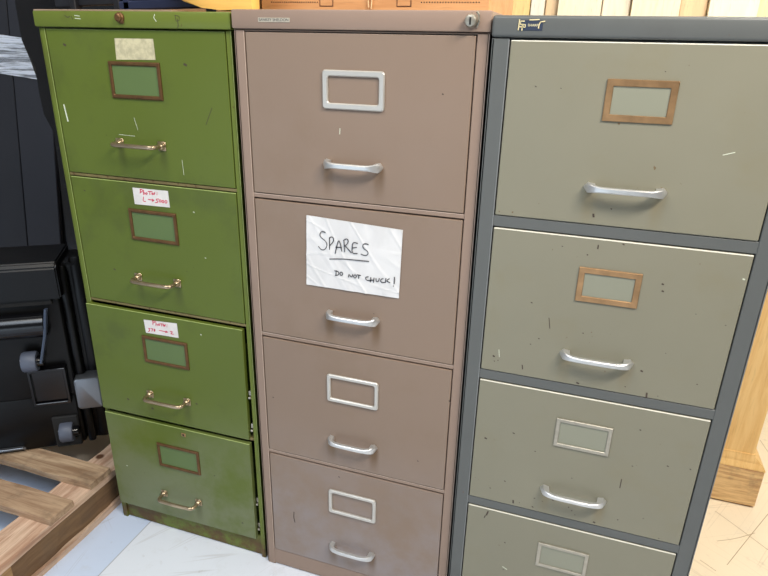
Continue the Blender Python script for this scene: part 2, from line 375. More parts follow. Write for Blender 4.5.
PHOTOS_A = [[(0.2019,-0.0143),(0.1999,-0.0226)],[(0.2009,-0.0144),(0.2064,-0.0139),(0.207,-0.017),(0.2041,-0.0197),(0.2007,-0.0203)],[(0.21,-0.0148),(0.2082,-0.025)],[(0.2087,-0.0212),(0.2115,-0.0197),(0.2119,-0.0237)],[(0.2184,-0.0215),(0.2176,-0.023),(0.216,-0.0237),(0.2146,-0.0233),(0.2142,-0.0219),(0.2151,-0.0204),(0.2166,-0.0197),(0.218,-0.0201),(0.2184,-0.0215)],[(0.2212,-0.0169),(0.2318,-0.0166)],[(0.2259,-0.0167),(0.2247,-0.023)],[(0.2337,-0.0205),(0.233,-0.0217),(0.2317,-0.0223),(0.2305,-0.0219),(0.2301,-0.0208),(0.2308,-0.0196),(0.2321,-0.019),(0.2333,-0.0194),(0.2337,-0.0205)],[(0.2386,-0.0178),(0.2355,-0.0187),(0.2376,-0.0203),(0.235,-0.0226)],[(0.244,-0.0176),(0.2439,-0.0181)],[(0.2432,-0.0213),(0.2431,-0.0218)],[(0.2077,-0.03),(0.2044,-0.0398),(0.2115,-0.0393)],[(0.2189,-0.0343),(0.2342,-0.035)],[(0.2297,-0.033),(0.2342,-0.035),(0.2287,-0.0376)],[(0.2465,-0.0309),(0.2406,-0.0312),(0.2398,-0.0342),(0.2437,-0.0357),(0.2421,-0.0388),(0.2365,-0.0397)],[(0.2521,-0.0345),(0.2511,-0.0365),(0.2492,-0.0375),(0.2476,-0.0368),(0.2471,-0.035),(0.2481,-0.0329),(0.25,-0.0319),(0.2517,-0.0326),(0.2521,-0.0345)],[(0.259,-0.035),(0.258,-0.0371),(0.2562,-0.0381),(0.2545,-0.0374),(0.254,-0.0355),(0.255,-0.0335),(0.2569,-0.0325),(0.2586,-0.0331),(0.259,-0.035)],[(0.2669,-0.0349),(0.2658,-0.0371),(0.2637,-0.0382),(0.2618,-0.0375),(0.2613,-0.0354),(0.2624,-0.0332),(0.2645,-0.0321),(0.2663,-0.0328),(0.2669,-0.0349)]]
PHOTOS_A_Q = [(0.1813,-0.012),(0.272,-0.0112),(0.2724,-0.0468),(0.1821,-0.0482)]
PHOTOS_B = [[(0.1961,-0.021),(0.1953,-0.0306)],[(0.1948,-0.0207),(0.2005,-0.0202),(0.2017,-0.0229),(0.1959,-0.0264)],[(0.2045,-0.0195),(0.2036,-0.0314)],[(0.2042,-0.0273),(0.2083,-0.0266),(0.2085,-0.031)],[(0.2147,-0.027),(0.2139,-0.0287),(0.2123,-0.0296),(0.2109,-0.0292),(0.2105,-0.0277),(0.2113,-0.026),(0.2129,-0.0251),(0.2143,-0.0255),(0.2147,-0.027)],[(0.2165,-0.0244),(0.2245,-0.0239)],[(0.2204,-0.0238),(0.2189,-0.0301)],[(0.2264,-0.027),(0.2257,-0.0284),(0.2245,-0.0291),(0.2235,-0.0288),(0.2232,-0.0276),(0.2238,-0.0263),(0.225,-0.0255),(0.2261,-0.0259),(0.2264,-0.027)],[(0.23,-0.0244),(0.2273,-0.0259),(0.2294,-0.0271),(0.2272,-0.0293)],[(0.2346,-0.0243),(0.2345,-0.0249)],[(0.2334,-0.0289),(0.2333,-0.0295)],[(0.1813,-0.0422),(0.1862,-0.0418),(0.1819,-0.0455),(0.1855,-0.0474),(0.1801,-0.0503)],[(0.1878,-0.042),(0.1942,-0.0414)],[(0.1942,-0.0414),(0.1898,-0.0482)],[(0.1983,-0.0412),(0.1964,-0.043),(0.1997,-0.0449),(0.1974,-0.0474),(0.1957,-0.0461),(0.2004,-0.0423),(0.1983,-0.0412)],[(0.2109,-0.0424),(0.2345,-0.0429)],[(0.2293,-0.0409),(0.2345,-0.0429),(0.2272,-0.0448)],[(0.2404,-0.0397),(0.2486,-0.0393),(0.2404,-0.0463),(0.2494,-0.0455)]]
PHOTOS_B_Q = [(0.1709,-0.0215),(0.261,-0.0164),(0.2619,-0.0532),(0.1729,-0.0548)]

def carcass(root, W, uL, uR, vt, P, Dh, H, mat, em, post_d=0.03, plinth_in=0.0, rail=None, lip=0.0):
    """open fronted steel shell with side posts, rails and plinth"""
    D = 0.62; bm = BM(); bv = 0.0012
    box(bm, 0, 0.003, 0.0, D, 0.006, H); box(bm, W - 0.003, W, 0.0, D, 0.006, H)
    box(bm, 0.003, W - 0.003, D - 0.003, D, 0.006, H); box(bm, 0.003, W - 0.003, 0.02, D - 0.003, 0.03, 0.033)
    box(bm, 0, uL, 0, post_d, 0.0, H, bv); box(bm, W - uR, W, 0, post_d, 0.0, H, bv)
    for k in range(1, 4):
        z1 = vt - (k - 1) * P - Dh; z0 = vt - k * P
        box(bm, uL - 0.002, W - uR + 0.002, 0.0015, post_d, z0 + 0.001 + lip, z1 - 0.001, min(bv, (z1 - z0) * 0.2), 2 if rail else 0)
        if lip: stroke(bm, [(uL, z1 - 0.0024), (W - uR, z1 - 0.0024)], 0.0014, 0.0014, 0.0003, 1)
    zb = vt - 3 * P - Dh
    box(bm, uL - 0.002, W - uR + 0.002, 0.0012 + plinth_in, post_d, 0.003, zb - 0.0012, bv)
    box(bm, uL - 0.002, W - uR + 0.002, 0.0015, post_d, vt + 0.0008, H)
    stroke(bm, [(uL - 0.0009, zb), (uL - 0.0009, H - 0.002)], 0.0012, 0.0, 0.0002, 1)  # bevel highlights painted as light lines down the posts
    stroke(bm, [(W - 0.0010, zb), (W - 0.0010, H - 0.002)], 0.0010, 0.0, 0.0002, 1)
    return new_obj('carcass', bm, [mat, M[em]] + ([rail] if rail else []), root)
def lid(root, W, H0, H1, mat, ov=0.002, front=0.005, bev=0.003, seg=2, marks=()):
    bm = BM(); box(bm, -ov, W + ov, -front, 0.622, H0 + 0.0015, H1, bev, 0, seg)
    for mi, pts, wd in marks: stroke(bm, pts, wd, -front - 0.0001, 0.0002, mi)
    return new_obj('lid', bm, [mat, M['chip_w'], M['chip_d']], root, smooth=True)
def drawer(root, W, uL, uR, Dh, z, mat, th=0.016, off=(0, 0), rot=(0, 0, 0), chips=(), gap=0.0019, edge=0.0013, em='edge_g'):
    bm = BM()
    box(bm, uL + gap, W - uR - gap, 0.0, th, -Dh, -0.0008, edge, 0, 2)
    bm.normal_update()
    for f in bm.faces:   # wear and bevel highlight painted together along the folded top edge
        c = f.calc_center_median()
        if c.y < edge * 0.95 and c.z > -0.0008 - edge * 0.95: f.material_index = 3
    # steel tray behind the front
    x0, x1 = uL + 0.012, W - uR - 0.012
    t = 0.002
    for b in ((x0, x0 + t, th, 0.56, -Dh + 0.015, -0.05), (x1 - t, x1, th, 0.56, -Dh + 0.015, -0.05), (x0, x1, th, 0.56, -Dh + 0.013, -Dh + 0.015), (x0, x1, 0.558, 0.56, -Dh + 0.015, -0.05)): box(bm, *b)
    for mi, pts, wd in chips: stroke(bm, pts, wd, -0.0001, 0.0002, mi)
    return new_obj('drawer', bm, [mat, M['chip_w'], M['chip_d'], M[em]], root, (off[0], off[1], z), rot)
def dot(x, z, r=0.0014): return [(x - r, z), (x + r * 0.5, z - r * 0.6)]

# --- handles
def bow_handle(kind):
    bm = BM()
    if kind == 'tube':
        h = 0.0525; d = 0.030
        pts = [(-h, 0.0, 0), (-h, -0.012, 0)]
        for k in range(7): a = k / 6 * PI / 2; pts.append((-h + 0.012 * (1 - math.cos(a)), -0.018 - 0.012 * math.sin(a), 0))
        pts += [(0, -0.031, 0)] + [(-x, y, z) for x, y, z in pts[::-1]]
        sweep(bm, pts, 0.0046, 0.0046, 12)
        for s in (-1, 1):
            box(bm, s * h - 0.0095, s * h + 0.0095, -0.0022, 0.0, -0.0095, 0.0095, 0.0008, 0)
            lathe(bm, [(0.0085, 0.0), (0.0080, -0.004), (0.0050, -0.008)], (s * h, -0.002, 0), 'y', 16)
    else:
        half, d, open_ = (0.0585, 0.024, 0.74) if kind == 'cast' else (0.0630, 0.025, 0.72)
        f = 0.0085 if kind == 'cast' else 0.0075; mid = 0.0046 if kind == 'cast' else 0.0044
        xs = [-1, -0.97, -0.90, -0.82, -open_ - 0.01, -open_ + 0.01, -0.62, -0.5, -0.35, -0.18, 0]
        xs += [-v for v in xs[-2::-1]]
        rings = []
        for t in xs:
            a = abs(t); yo = -d * (1 - a ** 5) ** 0.75 - 0.0012 if a < 1 else -0.0012
            yi = min(0.0, yo + 0.0075) if a < open_ else 0.0
            hz = mid + (f - mid) * max(0.0, (a - 0.55) / 0.35) ** 1.5 if a < 0.90 else f * (1 - (a - 0.90) / 0.10 * 0.85)
            c = min(hz * 0.35, 0.0016); yo2 = min(yo + c, yi - 0.0002)
            rings.append([bm.verts.new((half * t, y, z)) for y, z in ((yi, -hz), (yo2, -hz), (yo, -hz + c), (yo, hz - c), (yo2, hz), (yi, hz))])
        for a, b in zip(rings, rings[1:]):
            for i in range(6): bm.faces.new((a[i], a[(i + 1) % 6], b[(i + 1) % 6], b[i]))
        bm.faces.new(rings[0]); bm.faces.new(rings[-1])
    return bm
def paper(name, par, quad, strokes, ink, wd, mat=None, y=-0.0006, wrinkle=0.0, xo=0, zo=0, r=0.0):
    """a stuck on sheet; quad = corners (x, z) TL TR BR BL; writing is part of the sheet"""
    bm = BM(); nx, nz = (64, 48) if wrinkle else (2, 2)
    q = [(x + xo, z + zo) for x, z in quad]
    def P(u, v):
        x = (q[0][0] * (1 - u) + q[1][0] * u) * (1 - v) + (q[3][0] * (1 - u) + q[2][0] * u) * v
        z = (q[0][1] * (1 - u) + q[1][1] * u) * (1 - v) + (q[3][1] * (1 - u) + q[2][1] * u) * v
        return x, z
    def lift(x, z):
        if not wrinkle: return 0
        a = noise.noise(Vector((x * 24 + z * 14, z * 5, 3))); b = noise.noise(Vector((x * 8, z * 26 + x * 6, 8)))
        return wrinkle * (1 - min(1, abs(a) * 9)) + wrinkle * 0.8 * (1 - min(1, abs(b) * 10))
    g = {}
    for i in range(nx + 1):
        for j in range(nz + 1):
            u, v = i / nx, j / nz
            if r and u > 0.95 and v < 0.06: k_ = math.hypot((u - 0.95) / 0.05, (0.06 - v) / 0.06); k_ = max(k_, 1.0); u = 0.95 + (u - 0.95) / k_; v = 0.06 - (0.06 - v) / k_
            x, z = P(u, v); g[i, j] = bm.verts.new((x, y - lift(x, z), z))
    for i in range(nx):
        for j in range(nz): bm.faces.new((g[i, j], g[i + 1, j], g[i + 1, j + 1], g[i, j + 1]))
    back = [bm.verts.new((P(u, v)[0], -0.00005, P(u, v)[1])) for u, v in ((0, 0), (1, 0), (1, 1), (0, 1))]
    bm.faces.new(back)
    top = y - (wrinkle * 1.8 if wrinkle else 0)
    for s in strokes: stroke(bm, smooth_pts([(x + xo, z + zo) for x, z in s]), wd, top - 0.00005, 0.0001, 1)
    return new_obj(name, bm, [mat or M['paper'], ink], par)

# ---- green cabinet
W, uL, uR, vt, P, Dh, H0, H1 = 0.4496, 0.0140, 0.0117, 1.2644, 0.3017, 0.2928, 1.2651, 1.2964
G = tag(empty('filing_cabinet', (-1.1026, 1.0517, 0), (0, 0, 0.0004)), 'worn green steel four drawer filing cabinet with rusty bronze handles, left of the three', 'filing cabinet', 'row of old steel filing cabinets')
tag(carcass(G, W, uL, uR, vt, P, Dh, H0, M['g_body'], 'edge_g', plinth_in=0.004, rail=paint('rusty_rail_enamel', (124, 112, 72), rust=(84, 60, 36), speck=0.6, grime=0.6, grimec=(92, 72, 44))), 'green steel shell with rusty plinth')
g_marks = [(2, s, 0.0011) for s in ([(0.078, 1.288), (0.085, 1.284), (0.091, 1.287)], [(0.095, 1.286), (0.096, 1.281)], [(0.337, 1.290), (0.346, 1.288), (0.345, 1.281), (0.338, 1.280), (0.337, 1.290)], [(0.341, 1.284), (0.342, 1.272), (0.340, 1.268)])]
g_marks += [(1, [(0.103, 1.288), (0.115, 1.287)], 0.0011), (1, [(0.103, 1.283), (0.116, 1.282)], 0.0011), (1, [(0.292, 1.291), (0.289, 1.286), (0.294, 1.279)], 0.0012)]
L = lid(G, W, H0, H1, M['g_body'], 0.004, 0.007, marks=g_marks)
bm = BM(); lathe(bm, [(0.0095, 0), (0.0095, -0.003), (0.0075, -0.005), (0.0075, -0.008), (0.005, -0.010)], (0.212, -0.007, 1.2850), 'y', 20)
box(bm, 0.2095, 0.2200, -0.0095, -0.007, 1.274, 1.291, 0.0015)
tag(new_obj('lock', bm, M['g_brass'], L, smooth=True), 'rusty round lock')
g_open = [((0, 0), (0, 0, 0), 0), ((0, 0), (0, 0, 0), 0), ((-0.0069, -0.0133), (0, 0.0079, 0.0242), -0.0019), ((-0.0068, -0.0126), (0, 0, 0.0130), -0.0043)]
g_chips = [[(1, [(0.0313, -0.150), (0.0349, -0.183)], 0.003), (1, [(0.2084, -0.167), (0.2146, -0.191)], 0.0007), (1, [(0.3149, -0.245), (0.3161, -0.275)], 0.0007), (2, [(0.3962, -0.138), (0.3793, -0.171)], 0.001), (1, [(0.165, -0.203), (0.205, -0.204)], 0.0007), (2, dot(0.06, -0.03, .003), 0.004), (2, dot(0.345, -0.06, .003), 0.004)],
           [(1, dot(0.3317, -0.0505), 0.002), (1, dot(0.35, -0.15), 0.0015), (2, dot(0.05, -0.03, 0.002), 0.002), (2, dot(0.10, -0.21, 0.002), 0.003)],
           [(1, dot(0.33, -0.03), 0.002), (2, dot(0.10, -0.25, 0.002), 0.004), (2, dot(0.17, -0.262, 0.002), 0.004), (2, dot(0.24, -0.24, 0.002), 0.003), (2, dot(0.30, -0.22, 0.002), 0.003)],
           [(1, dot(0.06, -0.16), 0.002), (2, dot(0.33, -0.12), 0.002), (2, dot(0.40, -0.25), 0.003)]]
g_lab = ['top green drawer with a blank aged paper label', 'second green drawer with a red-lettered Photos label', 'third green drawer, slightly pulled out', 'bottom green drawer with a small brass lock, slightly pulled out']
for k in range(4):
    off, rot, dz = g_open[k]
    D = tag(drawer(G, W, uL, uR, Dh, vt - k * P + dz, M['g_draw'], off=off, rot=rot, chips=g_chips[k], th=0.012 if k > 1 else 0.016), g_lab[k])
    jx = 0.004 if k > 1 else 0.0
    bm = BM(); ring(bm, 0.163 + jx, 0.286 + jx, -0.130, -0.059, 0.0078, 0, -0.004, 0.001, 0.0008, dome=0.0020)
    tag(new_obj('label_holder', bm, M['g_brass'], D), 'rust brown metal label frame')
    bm = BM(); box(bm, 0.170 + jx, 0.279 + jx, -0.0008, -0.0001, -0.123, -0.066); new_obj('card_insert', bm, M['g_insert'], D)
    new_obj('handle', bow_handle('tube'), M['g_handle'], D, (0.2175 + jx, 0, -0.2200), smooth=True)
    if k == 0: tag(paper('paper_label', D, [(0.186, -0.0165), (0.277, -0.0160), (0.2775, -0.0540), (0.184, -0.0560)], [], M['ink'], 0.001, M['old_paper']), 'blank yellowed paper label')
    if k == 1: tag(paper('paper_label', D, PHOTOS_A_Q, PHOTOS_A, M['red_ink'], 0.0019), 'white label handwritten in red')
    if k == 2: tag(paper('paper_label', D, PHOTOS_B_Q, PHOTOS_B, M['red_ink'], 0.0019, xo=0.007, zo=0.004), 'white label handwritten in red')
    if k == 3:
        bm = BM(); box(bm, 0.2455, 0.2575, -0.0018, 0, -0.022, -0.012, 0.0008); box(bm, 0.2495, 0.2535, -0.0022, -0.0017, -0.020, -0.014, 0, 1)
        tag(new_obj('drawer_lock', bm, [M['brass'], M['dark']], D), 'small brass lock plate')
# runners seen in the gap beside the two open drawers
for z in (0.40, 0.49, 0.10, 0.18):
    bm = BM(); box(bm, W - uR - 0.008, W - uR, 0.004, 0.40, z - 0.006, z + 0.006, 0.001)
    box(bm, W - uR - 0.007, W - uR - 0.001, -0.001, 0.006, z - 0.013, z - 0.008, 0.001)
    new_obj('drawer_runner', bm, M['alu_dull'], G)

# ---- pinkish beige cabinet
W, uL, uR, vt, P, Dh, H0, H1 = 0.4653, 0.0203, 0.0203, 1.2645, 0.3063, 0.2937, 1.2672, 1.3006
K = tag(empty('filing_cabinet', (-0.6412, 1.0439, 0), (0, 0, 0)), 'pinkish beige steel four drawer filing cabinet with handwritten SPARES notice, middle of the three', 'filing cabinet', 'row of old steel filing cabinets')
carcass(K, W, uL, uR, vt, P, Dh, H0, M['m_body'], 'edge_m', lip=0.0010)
L = lid(K, W, H0, H1, M['m_body'], 0.0020, 0.005)
bm = BM()
lathe(bm, [(0.0105, 0), (0.0105, -0.006), (0.0085, -0.012), (0.0060, -0.013)], (0.4355, -0.005, 1.2850), 'y', 22)
box(bm, 0.4341, 0.4369, -0.0190, -0.0178, 1.279, 1.290, 0.0003, 1)
sweep(bm, [(0.4445, -0.006, 1.276), (0.4485, -0.012, 1.284), (0.4475, -0.013, 1.294), (0.4440, -0.010, 1.298)], 0.0016, 0.0022, 8)
tag(new_obj('lock', bm, [M['alu_dull'], M['dark']], L, smooth=True), 'round chrome lock barrel')
def text_mesh(txt, size, mat, par, loc, sx=1.0):
    cu = bpy.data.curves.new('lettering', 'FONT'); cu.body = txt; cu.size = size; cu.extrude = 0.0001; cu.align_x = 'CENTER'; cu.align_y = 'CENTER'
    o = bpy.data.objects.new('lettering', cu); C.objects.link(o); bpy.context.view_layer.update()
    me = bpy.data.meshes.new_from_object(o.evaluated_get(bpy.context.evaluated_depsgraph_get()))
    bpy.data.objects.remove(o)
    bm = BM(); bm.from_mesh(me)
    T = Matrix.Translation(loc) @ Matrix.Rotation(PI / 2, 4, 'X') @ Matrix.Diagonal((sx, 1, 1, 1))
    bmesh.ops.transform(bm, matrix=T, verts=bm.verts[:])
    return bm
def badge(par, x0, x1, z0, z1, y, mat, txt, size, tmat, sx=1.0, extra=None, name='maker_badge'):
    bm = BM(); box(bm, x0, x1, y - 0.0008, y, z0, z1, 0.0002)
    tb = text_mesh(txt, size, tmat, None, ((x0 + x1) / 2 + (extra or 0), y - 0.0010, (z0 + z1) / 2), sx)
    merge(bm, tb, 1)
    return new_obj(name, bm, [mat, tmat], par)
tag(badge(L, 0.053, 0.115, 1.2800, 1.2870, -0.005, plain('badge_silver', (206, 196, 176), 0.4, 0.4), 'SANKEY SHELDON', 0.0066, M['ink'], 1.05), 'narrow silver badge with dark capitals')
m_chips = [[(2, dot(0.3941, -0.0923, .001), 0.002), (1, [(0.2065, -0.160), (0.206, -0.170)], 0.0014)], [(2, dot(0.278, -0.21, 0.001), 0.001)], [(2, dot(0.3835, -0.233, .001), 0.002), (2, dot(0.4435, -0.0697, .0016), 0.003), (2, dot(0.04, -0.15, .001), 0.002)],
           [(2, [(0.0802, -0.159), (0.0790, -0.176), (0.0816, -0.190)], 0.0022), (2, dot(0.20, -0.02), 0.002)]]
for k in range(4):
    D = tag(drawer(K, W, uL, uR, Dh, vt - k * P, M['m_draw'], chips=m_chips[k], em='m_draw'), ['top beige drawer', 'second beige drawer carrying the white SPARES notice', 'third beige drawer', 'bottom beige drawer with a dark dent'][k])
    bm = BM(); ring(bm, 0.1740, 0.2910, -0.1265, -0.0600, 0.0105 if k == 0 else 0.0085, 0, -0.0048, 0.006, 0.004, dome=0.0018)
    o = new_obj('label_holder', bm, M['holder_w'], D, smooth=True); o['label'] = 'silver rounded label frame'
    if k == 1: o.scale = (0.93, 0.35, 0.93); o.location = (0.016, 0, -0.0065)
    new_obj('handle', bow_handle('cast'), M['alu'], D, (0.2325, 0, -0.2245), smooth=True)
    if k == 1:
        tag(paper('paper_notice', D, NOTE_Q, NOTE, M['ink'], 0.0017, paper_mat('taped_paper', (226, 224, 222), 0.04, 10, (2, 1, 1)), y=-0.0022, wrinkle=0.0008, r=1), 'creased white taped notice reading SPARES DO NOT CHUCK!')

# ---- grey cabinet
W, uL, uR, vt, P, Dh, H0, H1 = 0.4651, 0.0276, 0.0281, 1.2591, 0.3036, 0.2815, 1.2602, 1.2936
Y = tag(empty('filing_cabinet', (-0.1701, 1.0332, 0), (0, 0, 0)), 'slate grey steel four drawer filing cabinet with olive grey drawers, right of the three', 'filing cabinet', 'row of old steel filing cabinets')
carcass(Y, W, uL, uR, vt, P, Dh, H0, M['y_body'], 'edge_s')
L = lid(Y, W, H0, H1, M['y_body'], 0.0015, 0.004, 0.005, 3)
bg = badge(L, 0.039, 0.076, 1.2720, 1.2865, -0.004, plain('badge_navy', (52, 60, 78), 0.4, 0.1), 'SHARP', 0.0050, plain('badge_cream', (226, 214, 170), 0.5), 1.05, 0.004)
bg['label'] = 'worn navy transfer badge with cream monogram'
bm = BM()
for s in ([(0.0480, 1.2850), (0.0425, 1.2850), (0.0425, 1.2805), (0.0475, 1.2805), (0.0475, 1.2770), (0.0410, 1.2770)], [(0.0455, 1.2720), (0.0455, 1.2800), (0.0500, 1.2800), (0.0500, 1.2765), (0.0455, 1.2765)],
          [(0.0405, 1.2870), (0.0400, 1.2725)], [(0.0560, 1.2868), (0.0700, 1.2875)], [(0.0722, 1.2838), (0.0705, 1.2805), (0.0700, 1.2755)], [(0.0722, 1.2842), (0.0785, 1.2850)]): stroke(bm, s, 0.0015, -0.0050, 0.0003, 0)
new_obj('monogram', bm, plain('badge_line', (226, 210, 160), 0.5), L)
rr = random.Random(11)
y_chips = [[(2, dot(0.26, -0.04, .0008), .001), (1, [(0.36, -0.155), (0.375, -0.150)], 0.0012), (2, [(0.19, -0.264), (0.191, -0.268)], 0.003)],
  [(1, dot(0.429, -0.0405), 0.0022), (2, dot(0.3149, -0.0656, .0012), .0026), (2, dot(0.3171, -0.0778, .0012), .0026), (2, [(0.2053, -0.012), (0.2055, -0.018)], .002), (2, dot(0.2444, -0.0053), .002), (2, [(0.1422, -0.156), (0.146, -0.176)], .0012), (2, [(0.1057, -0.259), (0.107, -0.267)], .002), (2, dot(0.052, -0.25), .003), (1, [(0.06, -0.235), (0.062, -0.25)], .001), (2, dot(0.2082, -0.2755, .002), .003), (2, dot(0.31, -0.23, .0015), .003), (2, [(0.325, -0.272), (0.3255, -0.28)], .003)],
  [(2, dot(0.0524, -0.1317, .002), .003), (2, dot(0.1055, -0.1067, .002), .002), (2, dot(0.0992, -0.2247, .0012), .002), (2, [(0.12, -0.268), (0.1205, -0.274)], .003), (2, dot(0.1967, -0.244), .002), (2, [(0.3129, -0.16), (0.313, -0.18)], .0016), (2, dot(0.3852, -0.1096), .002), (2, dot(0.16, -0.272), .002), (2, dot(0.28, -0.274), .003)],
  [(2, [(0.072, -0.008), (0.0694, -0.018)], .003), (2, [(0.067, -0.020), (0.0655, -0.026)], .002), (1, [(0.115, -0.145), (0.125, -0.150)], .0014)]]
for k, n in enumerate((4, 14, 18, 12)):
    y_chips[k] = list(y_chips[k]) + [(2, dot(rr.uniform(0.04, 0.43), rr.choice((rr.uniform(-0.272, -0.02), rr.uniform(-0.276, -0.25))), rr.uniform(0.0005, 0.0013)), rr.uniform(0.0008, 0.0020)) for _ in range(n)]
for k in range(4):
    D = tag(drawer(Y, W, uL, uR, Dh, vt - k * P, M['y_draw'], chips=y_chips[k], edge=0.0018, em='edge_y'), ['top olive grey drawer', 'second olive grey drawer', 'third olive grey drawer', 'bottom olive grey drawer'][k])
    bm = BM(); ring(bm, 0.1810, 0.2820, -0.1150, -0.0530, 0.0100 if k < 2 else 0.0075, 0, -0.0030, 0.0008, 0.0006, dome=0.0008)
    tag(new_obj('label_holder', bm, M['brass'] if k < 2 else M['alu_dull'], D), ['brassy label frame', 'brassy label frame', 'dull steel label frame', 'dull steel label frame'][k])
    bm = BM(); box(bm, 0.188, 0.275, -0.0008, -0.0001, -0.108, -0.060); new_obj('card_insert', bm, M['y_insert'], D)
    new_obj('handle', bow_handle('strap'), M['alu'], D, (0.2315, 0, -0.2190), smooth=True)

# ---------------------------------------------------------------- things on top of the cabinets
# perforated wooden box on the beige cabinet
bxr = tag(empty('wooden_box', (-0.4385, 1.20, 1.3006)), 'plywood box with rows of drilled holes standing on the middle cabinet', 'box')
plyw = wood('warm_plywood', (214, 160, 108), (190, 134, 84), 'x', 0.8, 0.5, 0.8)
bm = BM(); box(bm, -0.232, 0.232, 0.0, 0.30, 0.0, 0.24, 0.002); new_obj('casing', bm, plyw, bxr)
for x0, x1, n in ((-0.208, -0.108, 22), (0.104, 0.212, 22)):
    bm = BM()
    for r in range(7):
        for i in range(n):
            x = x0 + (x1 - x0) * i / (n - 1); z = 0.0215 + r * 0.012
            lathe(bm, [(0.0013, -0.0004), (0.0013, 0.0)], (x, 0, z), 'y', 8)
    new_obj('hole_rows', bm, M['dark'], bxr)
for x in (-0.0885, 0.0700):
    bm = BM(); ring(bm, x - 0.0145, x + 0.0145, 0.0140, 0.060, 0.0016, 0, -0.0012, 0.001, 0.0008, dome=0.0004)
    new_obj('inlay_frame', bm, plain('dark_inlay', (92, 56, 34), 0.6), bxr)
bm = BM()
sweep(bm, [(0.001, -0.004, 0.012), (-0.002, -0.005, 0.05), (-0.006, -0.004, 0.12), (-0.004, -0.003, 0.20)], 0.0013, 0.0013, 8, up=(1, 0, 0))
sweep(bm, [(0.006, -0.004, 0.010), (0.009, -0.005, 0.05), (0.008, -0.004, 0.13), (-0.004, -0.003, 0.20)], 0.0013, 0.0013, 8, up=(1, 0, 0))
tag(new_obj('string', bm, plain('string', (226, 196, 150), 0.8), bxr), 'loose pale string')
# rounded orange wooden panel straddling the gap between the two cabinet tops
bm = BM()
pf = [(-0.634, 1.3010), (-0.634, 1.46), (-0.86, 1.46), (-0.872, 1.43), (-0.868, 1.39), (-0.850, 1.360), (-0.822, 1.336), (-0.785, 1.317), (-0.745, 1.306), (-0.705, 1.3020)]
prism(bm, pf, 1.100, 1.130, 0.003, 0, 2)
tag(new_obj('curved_board', bm, wood('orange_varnished_wood', (244, 190, 104), (228, 164, 78), 'x', 0.6, 0.3, 0.6), smooth=True), 'rounded orange wooden board standing across the gap between green and beige cabinet tops', 'board')
# navy metal folding frame and cardboard box on the green cabinet
fr = tag(empty('folding_frame', (-0.95, 1.17, 1.2964)), 'dark navy metal folding frame lying on the green cabinet', 'frame')
navy = plain('navy_painted_metal', (46, 54, 82), 0.35, 0.3, 0.2, 20)
blk = plain('black_plastic_bar', (24, 25, 30), 0.45)
bm = BM(); box(bm, -0.21, 0.20, -0.010, 0.010, 0.020, 0.040, 0.002)
new_obj('cross_bar', bm, blk, fr, (0, 0, 0), (0, math.radians(-2), 0))
bm = BM(); box(bm, -0.03, 0.20, -0.022, -0.010, 0.004, 0.022, 0.003); new_obj('flat_bar', bm, navy, fr, (0, 0, 0.003), (0, math.radians(-1.5), 0))
for x in (-0.035, -0.010, 0.19):
    bm = BM(); box(bm, x - 0.008, x + 0.008, -0.022, -0.006, 0.0, 0.16, 0.002); new_obj('upright', bm, navy if x > -0.03 else blk, fr)
bm = BM(); box(bm, -0.16, -0.145, -0.02, 0.0, 0.0, 0.16, 0.002); new_obj('upright', bm, blk, fr)
bm = BM(); box(bm, -0.21, 0.20, -0.012, 0.012, 0.14, 0.165, 0.003); new_obj('top_bar', bm, blk, fr)
bm = BM(); box(bm, -0.20, 0.14, -0.05, 0.16, 0.0, 0.004, 0.001)
tag(new_obj('cardboard_sheet', bm, plain('grey_brown_card', (150, 128, 108), 0.8), None, (-0.93, 1.12, 1.2964)), 'flat grey brown card lying on the green cabinet top under the navy frame', 'cardboard')
bm = BM(); box(bm, -0.17, 0.17, 0.0, 0.22, 0.0, 0.17, 0.002)
tag(new_obj('cardboard_box', bm, plain('box_card', (184, 142, 104), 0.8, 0, 0.08, 12), None, (-0.93, 1.32, 1.2964)), 'brown cardboard box behind the navy frame on the green cabinet', 'box')

# ---------------------------------------------------------------- pallet
pal = tag(empty('pallet', (-1.14, 0.62, 0)), 'weathered wooden pallet on the floor left of the green cabinet', 'pallet')
pd = [wood('pallet_wood_a', (200, 172, 140), (146, 116, 88), 'x', 1.0, 0.8, 1.0, 0.6), wood('pallet_wood_b', (190, 160, 130), (152, 120, 92), 'x', 1.4, 0.8, 1.0, 0.6), wood('pallet_wood_y', (224, 194, 168), (178, 138, 112), 'y', 1.2, 0.8, 1.0, 0.3), wood('pallet_block', (178, 142, 98), (140, 106, 68), 'y', 1.0, 0.85, 1.0, 0.3)]
def rough_board(x0, x1, y0, y1, z0, z1, mat, name, rz=0.0, seed=0, along='x'):
    t = bmesh.new(); rnd = random.Random(seed); n = 14
    rings = []
    for i in range(n + 1):
        f = i / n; j = lambda: rnd.uniform(-0.0022, 0.0022)
        if along == 'x': q = [(x0 + (x1 - x0) * f, y0 + j(), z0), (x0 + (x1 - x0) * f, y1 + j(), z0), (x0 + (x1 - x0) * f, y1 + j(), z1 + j() * .5), (x0 + (x1 - x0) * f, y0 + j(), z1 + j() * .5)]
        else: q = [(x0 + j(), y0 + (y1 - y0) * f, z0), (x1 + j(), y0 + (y1 - y0) * f, z0), (x1 + j(), y0 + (y1 - y0) * f, z1 + j() * .5), (x0 + j(), y0 + (y1 - y0) * f, z1 + j() * .5)]
        rings.append([t.verts.new(p) for p in q])
    for a, b in zip(rings, rings[1:]):
        for k in range(4): t.faces.new((a[k], a[(k + 1) % 4], b[(k + 1) % 4], b[k]))
    t.faces.new(rings[0]); t.faces.new(rings[-1][::-1])
    bm = BM(); merge(bm, t)
    return new_obj(name, bm, mat, pal, (0, 0, 0), (0, 0, rz))
